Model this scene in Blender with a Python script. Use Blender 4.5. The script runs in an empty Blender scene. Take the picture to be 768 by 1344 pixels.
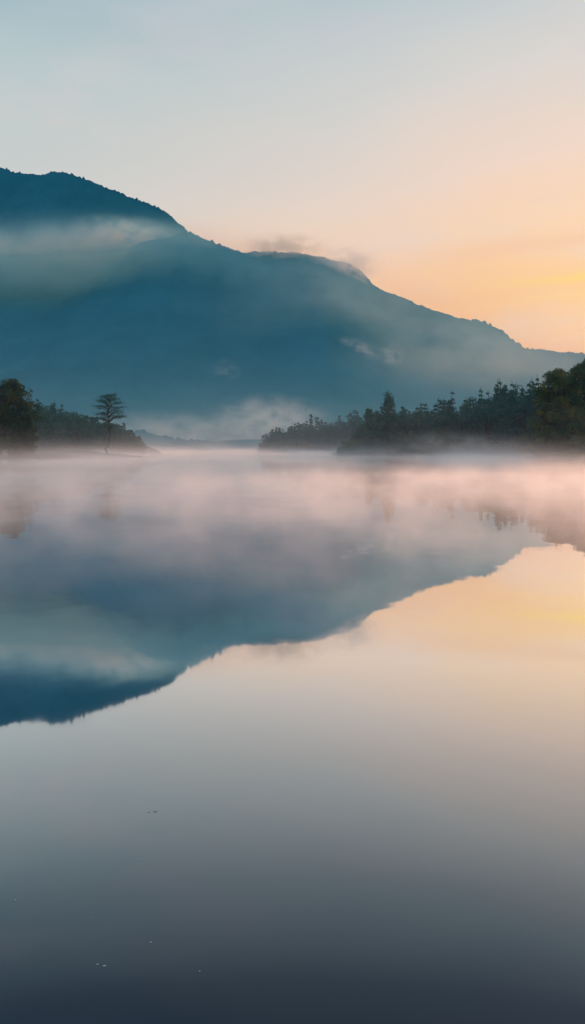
import bpy, math, random
import numpy as np
from mathutils import Vector

random.seed(4)
rng = np.random.default_rng(7)
scene = bpy.context.scene
scene.view_settings.view_transform = 'Standard'
scene.view_settings.look = 'None'
scene.view_settings.exposure = 0
EYE = 1.8          # eye height above the lake, metres

def lin(r, g, b):
    f = lambda c: (c/255/12.92) if c/255 <= .04045 else ((c/255+.055)/1.055)**2.4
    return (f(r), f(g), f(b), 1.0)

class NT:
    def __init__(s, tree): s.t = tree; s.n = tree.nodes; s.l = tree.links
    def new(s, typ, **kw):
        n = s.n.new(typ)
        for k, v in kw.items(): setattr(n, k, v)
        return n
    def put(s, sock, v):
        if isinstance(v, bpy.types.NodeSocket): s.l.new(v, sock)
        elif v is not None: sock.default_value = v
    def m(s, op, a, b=None, c=None, clamp=False):
        n = s.new('ShaderNodeMath', operation=op, use_clamp=clamp)
        s.put(n.inputs[0], a); s.put(n.inputs[1], b)
        if c is not None: s.put(n.inputs[2], c)
        return n.outputs[0]
    def vm(s, op, a, b=None):
        n = s.new('ShaderNodeVectorMath', operation=op)
        s.put(n.inputs[0], a); s.put(n.inputs[1], b)
        return n.outputs['Value'] if op in ('LENGTH', 'DOT_PRODUCT') else n.outputs[0]
    def noise(s, vec, scale, detail=3, rough=.5):
        n = s.new('ShaderNodeTexNoise')
        s.put(n.inputs['Vector'], vec); n.inputs['Scale'].default_value = scale
        n.inputs['Detail'].default_value = detail; n.inputs['Roughness'].default_value = rough
        return n.outputs['Fac']
    def ss(s, v, a, b, lo=0., hi=1.):
        n = s.new('ShaderNodeMapRange', interpolation_type='SMOOTHSTEP')
        s.put(n.inputs[0], v)
        for i, x in enumerate((a, b, lo, hi)): n.inputs[i+1].default_value = x
        return n.outputs[0]
    def ramp(s, v, stops):
        n = s.new('ShaderNodeValToRGB'); s.put(n.inputs[0], v)
        e = n.color_ramp.elements
        while len(e) < len(stops): e.new(.5)
        for el, (p, c) in zip(e, stops): el.position = p
        for el, (p, c) in zip(e, stops): el.color = c
        return n.outputs[0]
    def mix(s, f, a, b, blend='MIX'):
        n = s.new('ShaderNodeMix', data_type='RGBA', blend_type=blend)
        s.put(n.inputs[0], f); s.put(n.inputs[6], a); s.put(n.inputs[7], b)
        return n.outputs[2]

def new_mat(name):
    m = bpy.data.materials.new(name); m.use_nodes = True
    m.node_tree.nodes.clear()
    N = NT(m.node_tree); out = N.new('ShaderNodeOutputMaterial')
    return m, N, out

def mesh_obj(name, V, F, mat=None, smooth=False, parent=None):
    me = bpy.data.meshes.new(name)
    V = np.asarray(V, dtype=np.float32)
    F = np.asarray(F, dtype=np.int32)
    k = F.shape[1]
    me.vertices.add(len(V)); me.vertices.foreach_set('co', V.ravel())
    me.loops.add(F.size); me.loops.foreach_set('vertex_index', F.ravel())
    me.polygons.add(len(F)); me.polygons.foreach_set('loop_start', np.arange(0, F.size, k, dtype=np.int32))
    me.update(calc_edges=True); me.validate()
    if smooth: me.polygons.foreach_set('use_smooth', np.ones(len(me.polygons), dtype=bool))
    o = bpy.data.objects.new(name, me); scene.collection.objects.link(o)
    if mat: me.materials.append(mat)
    if parent: o.parent = parent
    return o

def empty(name, loc=(0, 0, 0)):
    o = bpy.data.objects.new(name, None); scene.collection.objects.link(o); o.location = loc
    return o

# ------------------------------------------------------------------ world
SUN_AZ, SUN_EL = math.radians(32), math.radians(8)
w = bpy.data.worlds.new("World"); scene.world = w; w.use_nodes = True
w.node_tree.nodes.clear(); N = NT(w.node_tree)
wout = N.new('ShaderNodeOutputWorld')
sky = N.new('ShaderNodeTexSky', sky_type='NISHITA', sun_disc=False)
sky.sun_elevation = SUN_EL; sky.sun_rotation = SUN_AZ; sky.air_density = 1.2; sky.dust_density = 2
bg1 = N.new('ShaderNodeBackground'); N.put(bg1.inputs[0], sky.outputs[0]); bg1.inputs[1].default_value = .06
tc = N.new('ShaderNodeTexCoord'); d = tc.outputs['Generated']
sx = N.new('ShaderNodeSeparateXYZ'); N.put(sx.inputs[0], d)
X, Y, Z = sx.outputs
wv = N.new('ShaderNodeMapping'); N.put(wv.inputs[0], d); wv.inputs['Rotation'].default_value = (0, math.radians(16), 0)
wv.inputs['Scale'].default_value = (1.5, 1.5, 4.0)
n1 = N.noise(wv.outputs[0], 1.5, 2, .5)
n2 = N.noise(wv.outputs[0], 2.6, 4, .6)
zz = N.m('ADD', Z, N.m('MULTIPLY', N.m('SUBTRACT', n1, .5), .24))
cool = N.ramp(zz, [(0, lin(236, 190, 160)), (.13, lin(242, 206, 180)), (.20, lin(238, 212, 196)), (.28, lin(212, 213, 210)),
                   (.38, lin(190, 206, 209)), (.48, lin(166, 192, 201)), (.58, lin(118, 148, 174)), (1, lin(150, 168, 190))])
warm = N.ramp(zz, [(0, lin(249, 168, 98)), (.11, lin(252, 188, 110)), (.17, lin(254, 205, 144)), (.235, lin(253, 215, 180)),
                   (.30, lin(244, 218, 202)), (.40, lin(221, 217, 213)), (.50, lin(192, 206, 211)), (.62, lin(130, 156, 180))])
side = N.ss(N.m('ADD', X, N.m('MULTIPLY', N.m('SUBTRACT', n1, .5), .25)), -.34, .28)
base = N.mix(side, cool, warm)
veil = N.m('MULTIPLY', N.ss(n2, .44, .70), .5)
veilc = N.mix(N.ss(Z, .30, .50), lin(232, 216, 210), lin(196, 202, 212))
base = N.mix(veil, base, veilc)
sn = N.m('MULTIPLY', N.m('SUBTRACT', n2, .5), .04)
def streak(z0, slope, wdt, x0, x1, amt, col):
    global base
    c = N.m('ADD', N.m('ADD', z0-.3*slope, N.m('MULTIPLY', X, slope)), sn)
    q = N.m('DIVIDE', N.m('SUBTRACT', Z, c), wdt)
    e = N.m('EXPONENT', N.m('MULTIPLY', N.m('MULTIPLY', q, q), -1))
    base = N.mix(N.m('MULTIPLY', N.m('MULTIPLY', e, N.ss(X, x0, x1)), amt), base, col)
streak(.188, .03, .0045, .16, .34, .8, lin(255, 218, 128))
streak(.168, .10, .004, .05, .30, .35, lin(255, 218, 150))
streak(.225, .05, .010, .0, .30, .35, lin(240, 192, 166))
bg2 = N.new('ShaderNodeBackground'); N.put(bg2.inputs[0], base); bg2.inputs[1].default_value = 1.0
mx = N.new('ShaderNodeMixShader'); mx.inputs[0].default_value = .93
N.put(mx.inputs[1], bg1.outputs[0]); N.put(mx.inputs[2], bg2.outputs[0]); N.put(wout.inputs[0], mx.outputs[0])

sl = bpy.data.lights.new("sun", 'SUN'); sl.energy = 2.7; sl.angle = math.radians(4); sl.color = (1, .52, .31)
so = bpy.data.objects.new("sun", sl); scene.collection.objects.link(so)
sv = Vector((math.sin(SUN_AZ)*math.cos(SUN_EL), math.cos(SUN_AZ)*math.cos(SUN_EL), math.sin(SUN_EL)))
so.rotation_euler = sv.to_track_quat('Z', 'Y').to_euler(); so.location = (60, 60, 80)

# ------------------------------------------------------------------ camera
cam = bpy.data.cameras.new("camera"); co = bpy.data.objects.new("camera", cam); scene.collection.objects.link(co)
co.location = (0, 0, EYE); co.rotation_euler = (math.radians(90), 0, 0)
cam.lens = 30; cam.sensor_width = 36; cam.shift_y = -84/1344; cam.clip_end = 30000; cam.clip_start = .05
scene.camera = co

# ------------------------------------------------------------------ water
m, N, out = new_mat("lake_water")
geo = N.new('ShaderNodeNewGeometry')
mp = N.new('ShaderNodeMapping'); N.put(mp.inputs[0], geo.outputs['Position']); mp.inputs['Scale'].default_value = (1, .6, 1)
h1 = N.noise(mp.outputs[0], .5, 2, .5); h2 = N.noise(mp.outputs[0], 3.2, 1, .5)
hh = N.m('ADD', N.m('MULTIPLY', h1, .02), N.m('MULTIPLY', h2, .0014))
bp = N.new('ShaderNodeBump'); N.put(bp.inputs['Height'], hh); bp.inputs['Strength'].default_value = .35; bp.inputs['Distance'].default_value = 1
lw = N.new('ShaderNodeLayerWeight'); lw.inputs[0].default_value = .5
g = lambda v: (v, v, v, 1)
R = N.ramp(lw.outputs['Facing'], [(0, g(.03)), (.43, g(.05)), (.47, g(.075)), (.55, g(.22)), (.66, g(.52)), (.76, g(.88)), (.86, g(.95)), (1, g(.98))])
gl = N.new('ShaderNodeBsdfGlossy'); gl.inputs['Color'].default_value = (.92, .97, 1, 1); gl.inputs['Roughness'].default_value = .028
N.put(gl.inputs['Normal'], bp.outputs[0])
df = N.new('ShaderNodeBsdfDiffuse'); df.inputs[0].default_value = (.005, .015, .036, 1)
mx = N.new('ShaderNodeMixShader'); N.put(mx.inputs[0], R); N.put(mx.inputs[1], df.outputs[0]); N.put(mx.inputs[2], gl.outputs[0])
N.put(out.inputs[0], mx.outputs[0])
S = 12000
mesh_obj("lake_water", [(-S, -S, 0), (S, -S, 0), (S, S, 0), (-S, S, 0)], [(0, 1, 2, 3)], m)

# ------------------------------------------------------------------ mountains
def mountain_mat(name, c1, c2):
    m, N, out = new_mat(name)
    geo = N.new('ShaderNodeNewGeometry')
    a = N.noise(geo.outputs['Position'], .008, 5, .65)
    c = N.ramp(a, [(.35, c1), (.65, c2)])
    p = N.new('ShaderNodeBsdfDiffuse'); N.put(p.inputs[0], c); N.put(out.inputs[0], p.outputs[0])
    return m

def fbm1(x, seed, octs, f0, gain=.5):
    r = np.zeros_like(x); a = 1.; f = f0; rs = np.random.default_rng(abs(int(seed)))
    for _ in range(octs):
        n = int((x.max()-x.min())*f)+3
        t = rs.uniform(-1, 1, n); q = (x-x.min())*f; i = q.astype(int); u = q-i; u = u*u*(3-2*u)
        r += a*(t[i]*(1-u)+t[np.minimum(i+1, n-1)]*u); a *= gain; f *= 2.03
    return r

def mountain(name, D, pts, depth, mat, tree=6., seed=1, nx=1500, ny=110, spk=.07):
    P = np.array(pts, float)
    xs = np.linspace(P[0, 0], P[-1, 0], nx)
    zc = np.interp(xs, P[:, 0], P[:, 1])
    zc = zc + fbm1(xs, seed, 3, 1/60., .5)*tree*.5
    jag = np.abs(fbm1(xs, seed+9, 3, 1/14., .7))*tree*(.35+.65*np.clip(fbm1(xs, seed+3, 2, 1/90.)+.5, 0, 1))
    yc = D + fbm1(xs, seed+5, 3, 1/500.)*60
    T = np.concatenate([np.linspace(-.25, 0, 12)[:-1], np.linspace(0, 1, ny)])
    V = []
    spur = fbm1(xs, seed+11, 4, 1/260., .55)
    for t in T:
        sh = xs + t*60*math.sin(3*t)
        sp = np.interp(sh, xs, spur)
        if t < 0:
            z = zc*(1+t*2.2); y = yc - t*900
        else:
            z = zc*(1-t)**1.12 + np.sin(math.pi*min(t*1.0, 1))*sp*zc*spk
            z += fbm1(xs, seed+100+int(t*60), 2, 1/25.)*tree*.25*(t > .01)*(t < .97)
            y = yc - t*depth
        if abs(t) < 1e-6: z = z + jag
        V.append(np.stack([xs, np.full_like(xs, 0)+y, z], 1))
    V = np.concatenate(V); V[-nx:, 2] = -2
    r, c = np.meshgrid(np.arange(len(T)-1), np.arange(nx-1), indexing='ij')
    a = (r*nx+c).ravel()
    F = np.stack([a, a+1, a+nx+1, a+nx], 1)[:, ::-1]
    return mesh_obj(name, V, F, mat, smooth=True)

def ridge(D, px):
    return [((u-384)/1120*D, EYE+(588-v)/1120*D) for u, v in px]

mm = mountain_mat("mountain_forest_far_hazed", (.010, .150, .250, 1), (.018, .185, .300, 1))  # teal of the aerial haze is baked into the forest albedo
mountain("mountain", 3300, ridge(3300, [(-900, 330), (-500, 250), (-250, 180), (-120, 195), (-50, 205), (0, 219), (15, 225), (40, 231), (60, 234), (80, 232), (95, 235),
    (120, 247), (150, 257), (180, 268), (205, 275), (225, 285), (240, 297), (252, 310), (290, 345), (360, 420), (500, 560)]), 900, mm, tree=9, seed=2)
mm2 = mountain_mat("mountain_forest_hazed", (.011, .155, .250, 1), (.020, .190, .300, 1))  # haze teal painted into the albedo here too
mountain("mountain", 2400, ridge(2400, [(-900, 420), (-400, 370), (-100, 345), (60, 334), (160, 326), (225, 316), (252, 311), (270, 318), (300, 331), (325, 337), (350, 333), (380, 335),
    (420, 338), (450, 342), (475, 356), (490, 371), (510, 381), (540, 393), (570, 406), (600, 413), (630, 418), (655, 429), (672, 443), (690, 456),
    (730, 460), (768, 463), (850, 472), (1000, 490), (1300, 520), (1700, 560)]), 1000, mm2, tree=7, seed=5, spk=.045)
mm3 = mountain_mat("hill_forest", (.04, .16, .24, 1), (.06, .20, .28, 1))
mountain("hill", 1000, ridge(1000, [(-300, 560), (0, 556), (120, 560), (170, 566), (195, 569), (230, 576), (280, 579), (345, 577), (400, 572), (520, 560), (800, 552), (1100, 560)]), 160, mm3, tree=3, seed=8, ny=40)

# ------------------------------------------------------------------ vegetation
def foliage_mat(name, c1, c2, c3, tr=.3, sc=.45):
    m, N, out = new_mat(name)
    geo = N.new('ShaderNodeNewGeometry')
    a = N.noise(geo.outputs['Position'], sc, 3, .65)
    c = N.ramp(a, [(.36, c1), (.5, c2), (.64, c3)])
    d1 = N.new('ShaderNodeBsdfDiffuse'); N.put(d1.inputs[0], c)
    d2 = N.new('ShaderNodeBsdfTranslucent'); N.put(d2.inputs[0], c)
    mx = N.new('ShaderNodeMixShader'); mx.inputs[0].default_value = tr
    N.put(mx.inputs[1], d1.outputs[0]); N.put(mx.inputs[2], d2.outputs[0]); N.put(out.inputs[0], mx.outputs[0])
    return m
mfol = foliage_mat("foliage_broadleaf", (.012, .045, .040, 1), (.03, .075, .05, 1), (.10, .11, .04, 1))
mfolR = foliage_mat("foliage_olive", (.022, .080, .065, 1), (.055, .125, .07, 1), (.15, .17, .06, 1), .4)
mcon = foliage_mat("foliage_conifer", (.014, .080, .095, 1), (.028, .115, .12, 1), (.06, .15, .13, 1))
mfar = foliage_mat("foliage_distant_hazed", (.02, .11, .15, 1), (.03, .14, .18, 1), (.05, .17, .20, 1))  # bluish distance haze tinted into the leaf colours
m, N, out = new_mat("bark"); geo = N.new('ShaderNodeNewGeometry')
c = N.ramp(N.noise(geo.outputs['Position'], 6, 4, .6), [(.3, (.02, .025, .028, 1)), (.7, (.05, .055, .055, 1))])
p = N.new('ShaderNodeBsdfDiffuse'); N.put(p.inputs[0], c); N.put(out.inputs[0], p.outputs[0]); mbark = m
m, N, out = new_mat("shore_soil"); geo = N.new('ShaderNodeNewGeometry')
c = N.ramp(N.noise(geo.outputs['Position'], .8, 5, .6), [(.3, (.015, .05, .06, 1)), (.7, (.04, .085, .085, 1))])
p = N.new('ShaderNodeBsdfDiffuse'); N.put(p.inputs[0], c); N.put(out.inputs[0], p.outputs[0]); msoil = m

class Geo:
    def __init__(s): s.V = []; s.F = []; s.n = 0
    def add(s, V, F):
        s.V.append(V); s.F.append(F+s.n); s.n += len(V)
    def obj(s, name, mat, parent=None, smooth=False):
        return mesh_obj(name, np.concatenate(s.V), np.concatenate(s.F), mat, smooth, parent)

def quads(G, C, size):
    n = len(C)
    a = rng.normal(size=(n, 3)); a /= np.linalg.norm(a, axis=1)[:, None]
    b = np.cross(a, rng.normal(size=(n, 3))); b /= np.linalg.norm(b, axis=1)[:, None]
    s = (size*rng.uniform(.5, 1.3, n))[:, None]
    k = rng.uniform(.5, 1, n)[:, None]
    V = np.stack([C-a*s, C-b*s*k*.6, C+a*s, C+b*s*k*.6], 1).reshape(-1, 3)
    G.add(V, np.arange(4*n).reshape(n, 4))

def tube(G, pts, r0, r1, k=7):
    pts = np.array(pts, float); n = len(pts)
    ang = np.linspace(0, 2*math.pi, k, endpoint=False)
    V = []
    for i, p in enumerate(pts):
        t = pts[min(i+1, n-1)]-pts[max(i-1, 0)]; t /= np.linalg.norm(t)+1e-9
        u = np.cross(t, [0.3, .9, .1]); u /= np.linalg.norm(u); v = np.cross(t, u)
        r = r0+(r1-r0)*i/(n-1)
        V.append(p+r*(np.cos(ang)[:, None]*u+np.sin(ang)[:, None]*v))
    F = [(i*k+j, i*k+(j+1) % k, (i+1)*k+(j+1) % k, (i+1)*k+j) for i in range(n-1) for j in range(k)]
    G.add(np.concatenate(V), np.array(F))

def limb(p, q, sag=.1, n=5):
    p = np.array(p, float); q = np.array(q, float); L = np.linalg.norm(q-p)
    out = [p+(q-p)*t + np.array([0, 0, 1])*sag*L*math.sin(math.pi*t) + (rng.normal(size=3)*L*.03 if 0 < t < 1 else 0) for t in np.linspace(0, 1, n)]
    return out

def broadleaf(B, L, x, y, z, h, wd, nc=36, leaves=170, leaf=.22, crown0=.16, cs=(.11, .2)):
    top = np.array([x+rng.normal()*.03*h, y, z+h*.82])
    tr = limb((x, y, z-.4), top, 0, 7); tube(B, tr, h*.028, h*.006, 8)
    for i in range(nc):
        t = crown0+(1-crown0)*(i+rng.uniform(0, 1))/nc
        prof = max(.12, math.sin(math.pi*min(1, t*.80+.17)))**.6
        rr = wd*.5*prof*math.sqrt(rng.uniform(.1, .9)); a = rng.uniform(0, 2*math.pi)
        s = wd*rng.uniform(*cs)*(.75+.25*prof)
        c = np.array([x+rr*math.cos(a), y+rr*math.sin(a), z+h*t-s*.5])
        k = min(5, max(1, int(t*6)-1)); tube(B, limb(tr[k], c, .08, 4), h*.008, h*.0015, 5)
        n = int(leaves*rng.uniform(.6, 1.3))
        q = rng.normal(size=(n, 3)); q /= np.linalg.norm(q, axis=1)[:, None]
        q *= (rng.uniform(.3, 1.2, n)**.6)[:, None]
        quads(L, c+q*np.array([s, s, s*.7]), leaf)

def conifer(B, L, x, y, z, h, wd, lev=16, leaf=.16, dens=26, bare=.08, flare=.8):
    tube(B, limb((x, y, z-.3), (x+rng.normal()*.01*h, y, z+h), 0, 6), h*.018, h*.002, 6)
    for i in range(lev):
        t = bare+(1-bare)*(i+rng.uniform(-.3, .3))/lev
        r = wd*.5*(1-min(t, 1))**flare*rng.uniform(.7, 1.15)+.02*wd
        nb = 6
        a0 = rng.uniform(0, 6)
        for j in range(nb):
            a = a0+j*2*math.pi/nb+rng.uniform(-.3, .3); rb = r*rng.uniform(.65, 1.15)
            n = max(4, int(dens*rb/(wd*.5)+4)); s = rng.uniform(.05, 1, n)
            C = np.stack([x+np.cos(a)*rb*s, y+np.sin(a)*rb*s, z+h*t-rb*.22*s**1.3+rng.normal(size=n)*.025*wd], 1)
            C[:, :2] += rng.normal(size=(n, 2))*.05*wd*(1.1-s)[:, None]
            quads(L, C, leaf)

def flat_pine(B, L, x, y, z, h, wd):
    tr = limb((x, y, z-.3), (x-.2, y, z+h*.97), 0, 9); tube(B, tr, h*.02, h*.006, 8)
    lay = [(.50, .55, 1), (.50, .42, -1), (.60, .8, -1), (.62, .85, 1), (.70, .95, 1), (.72, 1.0, -1), (.80, .95, 1), (.82, .85, -1), (.90, .75, -1), (.91, .7, 1), (.98, .42, 1), (.99, .35, -1)]
    for t, r, s in lay:
        for k in range(4):
            a = (0 if s > 0 else math.pi)+rng.uniform(-1.3, 1.3)
            rb = wd*.5*r*rng.uniform(.75, 1.15)
            zb = z+h*(t+rng.uniform(-.03, .03))
            tip = np.array([x+math.cos(a)*rb, y+math.sin(a)*rb, zb+rng.uniform(-.02, .03)*h])
            tube(B, limb((x, y, zb-.06*h), tip, .12, 5), h*.007, h*.002, 5)
            for q in (.45, .7, 1.0):
                c = np.array([x, y, zb])+(tip-np.array([x, y, zb]))*q+np.array([0, 0, .12])
                n = 36
                e = rng.normal(size=(n, 3))*np.array([wd*.075, wd*.075, wd*.024])
                quads(L, c+e, .12)

def bank(name, xs0, xs1, shore, depth, hfun, nx=160, ny=40):
    xs = np.linspace(xs0, xs1, nx); V = []
    jit = fbm1(xs, int(abs(xs0))+3, 4, 1/12., .55)
    for t in np.linspace(-.05, 1, ny):
        y = np.array([shore(x) for x in xs])+jit*2.0+t*depth
        z = np.array([hfun(x, max(t, 0)) for x in xs])*min(1, max(0, t))**.5
        z = z+fbm1(xs, int(t*900)+5, 3, 1/6., .5)*.12*(t > .03)
        if t < 0: z[:] = -.6
        V.append(np.stack([xs, y, z], 1))
    V = np.concatenate(V)
    r, c = np.meshgrid(np.arange(ny-1), np.arange(nx-1), indexing='ij'); a = (r*nx+c).ravel()
    return mesh_obj(name, V, np.stack([a, a+1, a+nx+1, a+nx], 1), msoil, smooth=True)

def B2(u, D): return (u-384)/1120*D
def H2(v, D): return EYE+(588-v)/1120*D

def lb_h(x, t): return np.interp(x, [-140, -60, -46, -40, -36], [3, 1.6, 1.1, .45, -.4])*(.3+.7*t)
bank("lake_shore", -150, -33, lambda x: 140+max(0, (x+45))*.6, 60, lb_h)
def lh_h(x, t): return np.interp(x, [-260, -90, -75, -60, -50, -44], [9, 8, 6.5, 4.5, 2.4, -.5])*t**.8
bank("lake_shore", -280, -43, lambda x: 225+(x+80)*.1, 70, lh_h)
def rh_h(x, t): return np.interp(x, [10, 14, 20, 30, 60, 300], [-.5, .7, 1.5, 2.5, 4, 9])*t**.8
bank("lake_shore", 11, 300, lambda x: 190-max(0, x-20)*.25, 70, rh_h, nx=260)
def ph_h(x, t): return np.interp(x, [-13, -10, 0, 30, 160], [-.5, .5, 1.0, 2, 4])*t**.8
bank("lake_shore", -13, 170, lambda x: 315, 60, ph_h, nx=200)

def forest(name, tops, D, spread, n, mat, hr, ground, con=.45, leaf=.3, shore=None, fat=1.):
    B, L = Geo(), Geo(); P = np.array(tops, float)
    u0, u1 = P[0, 0], P[-1, 0]
    for i in range(n):
        u = u0+(u1-u0)*(i+rng.uniform(0, 1))/n
        f = rng.uniform(0, 1)
        y = D+f*spread
        if shore is not None: y = y-max(0, B2(u, y)-20)*.25
        x = B2(u, y)
        topz = H2(np.interp(u, P[:, 0], P[:, 1]), y)
        gz = max(ground(x, y), 0)
        room = max(topz-gz, 1)
        h = room*(hr[0]+(hr[1]-hr[0])*rng.beta(2.2, 1.2))*(.72+.28*min(1, f*1.6))
        if rng.random() < con: conifer(B, L, x, y, gz, h*1.14, (min(h*.42, 4.2)+.6)*fat, lev=12, leaf=leaf, dens=14)
        else: broadleaf(B, L, x, y, gz, h, (min(h*.8, 6.5)+1)*fat, nc=16, leaves=62, leaf=leaf*1.1, crown0=.08, cs=(.15, .24))
    root = empty(name, (0, 0, 0))
    L.obj("foliage", mat, root); B.obj("trunks", mbark, root)
    return root

forest("distant_forest", [(-60, 516), (0, 522), (45, 525), (70, 528), (100, 538), (130, 550), (160, 557), (178, 564), (186, 578), (190, 590)], 228, 45, 150, mcon, (.6, 1.04), lambda x, y: lh_h(x, min(1, max(0, (y-225)/70))), .35)
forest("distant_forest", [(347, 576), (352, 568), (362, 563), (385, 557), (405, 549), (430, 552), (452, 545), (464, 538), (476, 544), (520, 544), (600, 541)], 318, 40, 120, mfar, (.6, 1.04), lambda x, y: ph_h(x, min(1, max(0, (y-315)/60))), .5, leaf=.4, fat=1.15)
forest("distant_forest", [(449, 588), (455, 580), (466, 573), (474, 560), (482, 549), (495, 543), (515, 541), (530, 540), (560, 535), (590, 524), (615, 521), (640, 515), (660, 503), (690, 506), (715, 505), (780, 500), (900, 492)],
       190, 50, 330, mcon, (.62, 1.05), lambda x, y: rh_h(x, min(1, max(0, (y-190+max(0, x-20)*.25)/70))), .5, shore=True, fat=1.1)
B, L = Geo(), Geo()
for i in range(75):
    u = 450+i*4.4+rng.uniform(-2, 2)
    y0 = rng.uniform(.5, 6); x = B2(u, 188); y = 190-max(0, x-20)*.25+y0
    x = B2(u, y); hh_ = rng.uniform(2.5, 6.5)*(1 if u > 475 else .6)
    broadleaf(B, L, x, y, .1, hh_, rng.uniform(2.6, 4.8), nc=12, leaves=55, leaf=.24, crown0=.05, cs=(.15, .25))
r = empty("shrub"); L.obj("foliage", mfolR, r); B.obj("branches", mbark, r)

def single(name, fn, mat, *a, **k):
    B, L = Geo(), Geo(); fn(B, L, *a, **k)
    r = empty(name); L.obj("foliage", mat, r); B.obj("trunk_and_limbs", mbark, r)
D = 152
single("broadleaf_tree", broadleaf, mfol, B2(14, D), D, .8, H2(497, D)-.8, 8.6, nc=70, leaves=230, leaf=.24, crown0=.05)
single("broadleaf_tree", broadleaf, mfol, B2(-36, D), D+3, .8, H2(504, D)-.8, 10, nc=60, leaves=220, leaf=.24, crown0=.05)
single("broadleaf_tree", broadleaf, mfol, B2(35, D), D-2, .7, 7.0, 4.6, nc=34, leaves=180, leaf=.2, crown0=.03)
D = 172
single("pine_tree", flat_pine, mcon, B2(143, D), D, 0.2, H2(520, D)-.2, 6.4)
D = 186
single("fir_tree", conifer, mcon, B2(510, D), D, .8, H2(515, D)-.8, 9.5, lev=22, leaf=.27, dens=70, flare=.75)
single("fir_tree", conifer, mcon, B2(486, D), D+3, .8, H2(533, D)-.8, 7.5, lev=16, leaf=.27, dens=55, flare=.75)
single("fir_tree", conifer, mcon, B2(590, 200), 200, 1.5, H2(522, 200)-1.5, 6, lev=16, leaf=.27, dens=40, flare=.8)
single("fir_tree", conifer, mcon, B2(663, 200), 200, 1.5, H2(504, 200)-1.5, 7, lev=18, leaf=.27, dens=46, flare=.8)
D = 150
for (u, v, wd, dy) in ((732, 484, 9.5, 0), (768, 470, 11, 4), (816, 462, 12, 2), (716, 528, 5.5, -4), (750, 535, 7, -6), (855, 480, 11, 0)):
    single("broadleaf_tree", broadleaf, mfolR, B2(u, D+dy+10), D+dy+10, .6, H2(v, D+dy+10)-.6, wd, nc=76, leaves=240, leaf=.27, crown0=.04, cs=(.12, .2))

def is_h(x, t): return .5*math.sin(math.pi*min(1, max(0, (x+47)/16.)))*max(0, math.sin(math.pi*min(1, t)))**.5
bank("lake_shore", -47, -31, lambda x: 168, 8, is_h, nx=60, ny=16)
bank("lake_shore", 44, 110, lambda x: 152-(x-44)*.15, 40, lambda x, t: np.interp(x, [44, 50, 80], [0, .8, 2])*t**.5, nx=80)

# ------------------------------------------------------------------ mist (true volumes)
def box(name, x0, x1, y0, y1, z0, z1, mat, parent):
    V = [(x0, y0, z0), (x1, y0, z0), (x1, y1, z0), (x0, y1, z0), (x0, y0, z1), (x1, y0, z1), (x1, y1, z1), (x0, y1, z1)]
    F = [(3, 2, 1, 0), (4, 5, 6, 7), (0, 1, 5, 4), (1, 2, 6, 5), (2, 3, 7, 6), (3, 0, 4, 7)]
    return mesh_obj(name, V, F, mat, False, parent)
mist = empty("mist")
def vol(N, out, dens, col, g, glow):
    """droplet scattering plus a small added glow standing in for multiple scattering (Cycles only does one bounce)"""
    v = N.new('ShaderNodeVolumeScatter'); v.inputs['Color'].default_value = col; v.inputs['Anisotropy'].default_value = g
    N.put(v.inputs['Density'], dens)
    if glow is None:
        N.put(out.inputs['Volume'], v.outputs[0]); return
    e = N.new('ShaderNodeEmission'); e.inputs[0].default_value = glow  # emission added so the mist brightens itself
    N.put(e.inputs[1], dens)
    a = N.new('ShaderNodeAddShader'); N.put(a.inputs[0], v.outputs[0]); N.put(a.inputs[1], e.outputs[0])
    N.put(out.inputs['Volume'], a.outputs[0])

m, N, out = new_mat("lake_mist_near"); geo = N.new('ShaderNodeNewGeometry'); P = geo.outputs['Position']
s = N.new('ShaderNodeSeparateXYZ'); N.put(s.inputs[0], P)
mp = N.new('ShaderNodeMapping'); N.put(mp.inputs[0], P); mp.inputs['Scale'].default_value = (.30, .30, .4)
n = N.ss(N.noise(mp.outputs[0], 1, 3, .7), .43, .62, .07, 1)
hz = N.m('EXPONENT', N.m('MULTIPLY', s.outputs[2], -3.0))
ry = N.ss(s.outputs[1], 3, 26)
dn = N.m('MULTIPLY', N.m('MULTIPLY', N.m('MULTIPLY', n, hz), ry), .25)
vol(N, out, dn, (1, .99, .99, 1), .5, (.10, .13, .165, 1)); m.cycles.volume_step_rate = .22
box("mist_near", -60, 60, 3, 60, .01, 1.5, m, mist)

m, N, out = new_mat("lake_mist_far"); geo = N.new('ShaderNodeNewGeometry'); P = geo.outputs['Position']
s = N.new('ShaderNodeSeparateXYZ'); N.put(s.inputs[0], P)
mp = N.new('ShaderNodeMapping'); N.put(mp.inputs[0], P); mp.inputs['Scale'].default_value = (.06, .03, .3)
n = N.ss(N.noise(mp.outputs[0], 1, 3, .62), .40, .64, .08, 1)
hz = N.m('ADD', N.m('EXPONENT', N.m('MULTIPLY', s.outputs[2], -1.3)), N.m('MULTIPLY', N.m('EXPONENT', N.m('MULTIPLY', s.outputs[2], -.3)), .08))
dn = N.m('MULTIPLY', N.m('MULTIPLY', n, hz), .030)
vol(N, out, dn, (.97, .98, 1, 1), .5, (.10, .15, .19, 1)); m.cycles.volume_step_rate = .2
box("mist_far", -300, 300, 60.01, 420, .01, 12, m, mist)

m, N, out = new_mat("valley_haze")
vol(N, out, .00045, (.25, .70, .95, 1), .1, None)
box("valley_haze", -2500, 2500, 100, 2300, .02, 50, m, mist)

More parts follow.
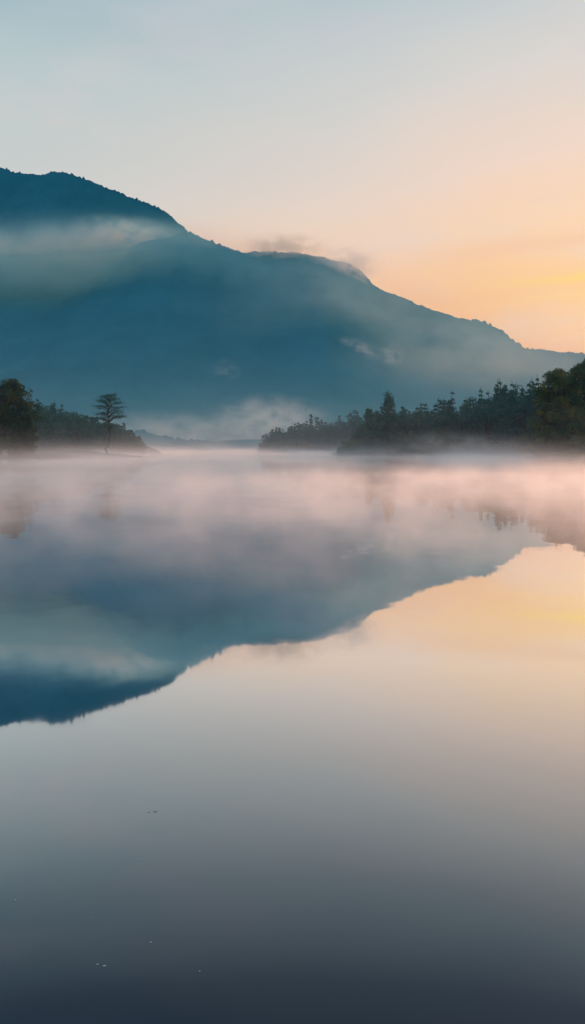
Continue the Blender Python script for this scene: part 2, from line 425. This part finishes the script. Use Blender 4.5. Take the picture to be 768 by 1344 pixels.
bpy.ops.mesh.primitive_ico_sphere_add(subdivisions=3, radius=1); ico = bpy.context.object; ico_me = ico.data
bpy.data.objects.remove(ico)
def puff(u, v, D, ru, rv, ry, dens, nscale=1., thr=(.42, .66), col=(.95, .97, 1, 1), glow=(.10, .13, .15, 1), stretch=(1, 1, 1.6), rot=0):
    m, N, out = new_mat("cloud_volume"); geo = N.new('ShaderNodeNewGeometry')
    tc = N.new('ShaderNodeTexCoord')
    r = N.vm('LENGTH', tc.outputs['Object'])
    fall = N.ss(r, .0, .98, 1, 0)
    sc = 1120/D
    mp = N.new('ShaderNodeMapping'); N.put(mp.inputs[0], geo.outputs['Position']); mp.inputs['Scale'].default_value = stretch
    n = N.ss(N.noise(mp.outputs[0], nscale*sc*.03, 3, .6), thr[0], thr[1])
    dn = N.m('MULTIPLY', N.m('MULTIPLY', fall, n), dens)
    vol(N, out, dn, col, .2, glow); m.cycles.volume_step_rate = 1.0
    me = ico_me.copy(); me.materials.clear(); me.materials.append(m)
    o = bpy.data.objects.new("cloud_puff", me); scene.collection.objects.link(o); o.parent = mist
    o.location = (B2(u, D), D, H2(v, D)); o.scale = (ru*D/1120, ry, rv*D/1120); o.rotation_euler = (0, rot, 0)
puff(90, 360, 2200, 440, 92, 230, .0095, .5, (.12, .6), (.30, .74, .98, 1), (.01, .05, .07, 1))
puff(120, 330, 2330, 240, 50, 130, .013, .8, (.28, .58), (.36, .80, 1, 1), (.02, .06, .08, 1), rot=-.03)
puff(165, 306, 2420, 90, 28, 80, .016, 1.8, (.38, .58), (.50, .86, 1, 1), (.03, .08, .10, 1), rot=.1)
puff(372, 324, 2340, 82, 26, 50, .045, 1.6, (.36, .56), col=(.85, .9, 1, 1), glow=(.10, .10, .10, 1))
puff(456, 349, 2330, 64, 36, 50, .038, 1.6, (.36, .56), col=(.85, .9, 1, 1), glow=(.08, .10, .12, 1))
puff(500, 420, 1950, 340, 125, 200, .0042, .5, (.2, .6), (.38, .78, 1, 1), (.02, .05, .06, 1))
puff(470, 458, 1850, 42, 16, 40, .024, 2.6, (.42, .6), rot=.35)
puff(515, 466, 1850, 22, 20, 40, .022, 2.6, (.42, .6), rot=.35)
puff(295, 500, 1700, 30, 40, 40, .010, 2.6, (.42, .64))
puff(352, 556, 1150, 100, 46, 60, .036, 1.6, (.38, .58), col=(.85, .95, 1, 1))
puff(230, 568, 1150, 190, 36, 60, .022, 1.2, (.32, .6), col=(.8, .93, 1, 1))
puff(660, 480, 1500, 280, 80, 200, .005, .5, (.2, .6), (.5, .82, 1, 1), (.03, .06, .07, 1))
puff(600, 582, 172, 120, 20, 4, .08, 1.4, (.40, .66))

# ------------------------------------------------------------------ floating specks
m, N, out = new_mat("floating_debris"); p = N.new('ShaderNodeBsdfPrincipled')
p.inputs['Base Color'].default_value = (.35, .4, .45, 1); p.inputs['Roughness'].default_value = .3; N.put(out.inputs[0], p.outputs[0])
G = Geo()
for (u, v, s) in ((195, 1066, .005), (204, 1065, .008), (186, 1130, .003), (20, 1182, .005), (198, 1237, .004), (128, 1266, .004), (137, 1268, .005), (48, 1140, .003), (262, 1275, .003), (120, 1205, .002)):
    dist = EYE*1120/(v-588); x = (u-384)/1120*dist
    a = np.linspace(0, 2*math.pi, 7)[:-1]
    ring = np.stack([x+np.cos(a)*s*1.4, dist+np.sin(a)*s, np.full(6, .001)], 1)
    top = [x, dist, 0]+(ring-[x, dist, 0])*.6; top[:, 2] = s*.45
    V = np.concatenate([ring, top])
    F = [(i, (i+1) % 6, 6+(i+1) % 6, 6+i) for i in range(6)]+[(6, 7, 8, 9), (6, 9, 10, 11)]
    G.add(V, np.array(F))
G.obj("floating_debris", m)
